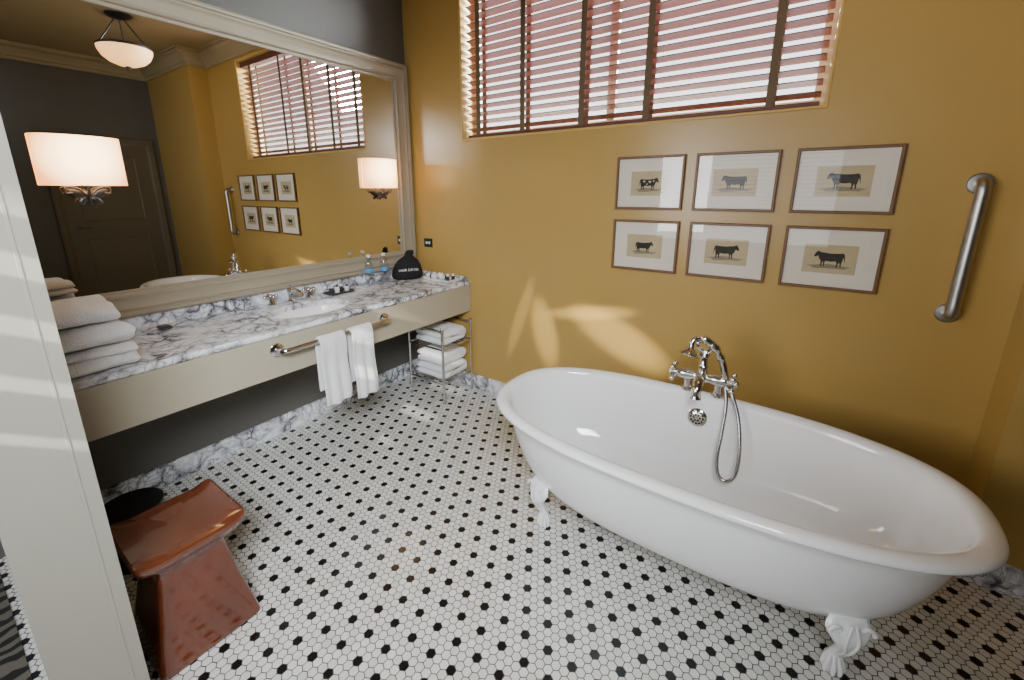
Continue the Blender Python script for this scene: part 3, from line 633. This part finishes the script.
ty_=thing("toiletry_tray",(.13,-.82,CT),"small dark tray beside the sink","tray"); O=ty_.location
mb=MB(); mb.rframe(O+V((0,0,.001)),(1,0,0),(0,1,0),(0,0,1),.10,.17,[(0,0),(0,.012),(.004,.012),(.006,.004),(.049,.004)]); make("tray_body",mb,M['soap'],parent=ty_,origin=O,smooth=False)
for i,(dx,dy,h) in enumerate(((.0,-.055,.05),(.01,-.02,.055),(-.01,.02,.05),(.01,.055,.045))):
    t=thing("toiletry_bottle",O+V((dx,dy,.006)),"small dark toiletry bottle with white cap on the tray" if i%2==0 else "small white toiletry bottle with dark cap on the tray","bottle","toiletries on the tray"); o=t.location
    mb=MB(); mb.lathe([(.013,0),(.015,.003),(.015,h*.65),(.008,h*.75)],o,n=20); make("bottle_body",mb,M['soap'] if i%2==0 else M['whiteink'],parent=t,origin=o)
    mb=MB(); mb.lathe([(.008,h*.72),(.009,h*.74),(.009,h),(0,h)],o,n=16); make("cap",mb,M['whiteink'] if i%2==0 else M['soap'],parent=t,origin=o)
gd=thing("glass_dish",(.14,-1.80,CT),"square clear glass dish on the marble counter","dish"); O=gd.location
mb=MB(); mb.rframe(O+V((0,0,.001)),(1,0,0),(0,1,0),(0,0,1),.13,.13,[(.01,0),(0,.022),(.006,.022),(.016,.006),(.064,.006)]); make("dish_body",mb,M['glass'],parent=gd,origin=O,smooth=False)
mb=MB(); mb.box(O+V((-.035,-.025,.008)),O+V((.035,.025,.026))); make("soap_bar",mb,M['soap'],parent=None,origin=O+V((0,0,.008)),bevel=.008,bseg=3,label="dark wrapped soap bar in a glass dish",category="soap")
g_=thing("drinking_glass",(.10,-.70,CT+.001),"clear drinking glass standing near the toiletries","glass"); O=g_.location
mb=MB(); mb.lathe([(.028,0),(.034,.09),(.032,.09),(.026,.006),(0,.005)],O,n=28); make("tumbler",mb,M['glass'],parent=g_,origin=O)
ot=thing("wall_outlet",(.17,0,1.15),"small black electrical outlet plate on the ochre wall","outlet"); O=ot.location
mb=MB(); mb.box((.125,-.006,1.115),(.215,0,1.185)); make("cover_plate",mb,M['black'],parent=ot,origin=O,bevel=.002)
mb=MB(); mb.box((.145,-.009,1.14),(.165,-.006,1.16)); mb.box((.175,-.009,1.14),(.195,-.006,1.16)); make("socket",mb,M['whiteink'],parent=ot,origin=O,bevel=.001)
mb=MB(); mb.box((.02,HY+.1,0.001),(3.3,FY-FT-.03,.012)); make("carpet",mb,M['zebra'],origin=(1.5,-3,0),smooth=False,label="dark zebra-patterned carpet in the adjoining hallway",category="carpet")
# ------------------------------------------------------------ lights
def area(name,loc,tgt,sx_,sy_,e,col=(1,1,1),spread=180):
    l=bpy.data.lights.new(name,'AREA'); l.shape='RECTANGLE'; l.size=sx_; l.size_y=sy_; l.energy=e; l.color=col; l.spread=math.radians(spread)
    o=bpy.data.objects.new(name,l); COL.objects.link(o); o.location=loc; o.rotation_euler=(V(tgt)-V(loc)).to_track_quat('-Z','Y').to_euler(); return o
area("window_sky_light",(1.6,1.1,3.0),(1.6,-1.2,1.3),2.4,1.0,1200,(.88,.95,1))
area("hallway_window_light",(.85,-4.3,1.65),(1.9,-1.5,1.2),1.2,1.4,75,(.97,.98,1))
area("hallway_fill",(3.0,-3.0,2.42),(.75,-1.35,.5),1.0,.7,46,(.90,.95,1),95)  # added fill that brightens counter and left floor, no real fixture
def spot(name,loc,tgt,ang,e,roll,sx_,col=(1,.93,.80),bl_=.5,rad=.015):
    l=bpy.data.lights.new(name,'SPOT'); l.energy=e; l.spot_size=math.radians(ang); l.spot_blend=bl_; l.shadow_soft_size=rad; l.color=col
    o=bpy.data.objects.new(name,l); COL.objects.link(o); o.location=loc
    q=(V(tgt)-V(loc)).to_track_quat('-Z','Y'); o.rotation_mode='QUATERNION'; o.rotation_quaternion=q@Matrix.Rotation(roll,3,'Z').to_quaternion(); o.scale=(sx_,1,1)
spot("added_glint_spot",(2.7,-2.2,2.85),(1.80,0,.66),15,950,math.radians(58),.24,bl_=.9)  # spots added inside the room to imitate reflected sun streaks on the wall
spot("added_glint_spot",(2.7,-2.2,2.85),(1.60,0,.79),12,800,math.radians(80),.13,bl_=.9)
spot("added_glint_spot",(2.7,-2.2,2.85),(1.27,0,.60),9,850,math.radians(18),.32,bl_=.9)
spot("added_glint_spot",(2.7,-2.2,2.85),(1.07,0,.68),9,420,math.radians(-22),.20,bl_=.9)
spot("low_sun",(2.6,-4.8,2.65),(1.3,-2.45,1.30),12,1500,0,1,(1,.97,.9),.5,.003)
l=bpy.data.lights.new("ceiling_bulb",'POINT'); l.energy=12; l.color=(1,.72,.44); l.shadow_soft_size=.05; o=bpy.data.objects.new("ceiling_bulb",l); COL.objects.link(o); o.location=(2.73,-.93,H-.28)
w=bpy.data.worlds.new("World"); SC.world=w; w.use_nodes=True; bg_=w.node_tree.nodes['Background']; bg_.inputs[0].default_value=(.94,.95,1,1); bg_.inputs[1].default_value=3.0
# ------------------------------------------------------------ camera
yaw,pitch,roll_=.6135,.2401,-.001
f=V((-math.sin(yaw)*math.cos(pitch),math.cos(yaw)*math.cos(pitch),-math.sin(pitch))); r=V((math.cos(yaw),math.sin(yaw),0)); u=r.cross(f)
r2=r*math.cos(roll_)+u*math.sin(roll_); u2=-r*math.sin(roll_)+u*math.cos(roll_)
cam=bpy.data.cameras.new("camera"); co=bpy.data.objects.new("camera",cam); COL.objects.link(co)
m=Matrix((( r2.x,u2.x,-f.x,2.681),(r2.y,u2.y,-f.y,-2.468),(r2.z,u2.z,-f.z,1.55),(0,0,0,1))); co.matrix_world=m
cam.sensor_width=36; cam.lens=425.2123/1024*36; cam.shift_x=(512-506.344)/1024; cam.shift_y=(296.054-340)/1024; cam.clip_start=.05
SC.camera=co
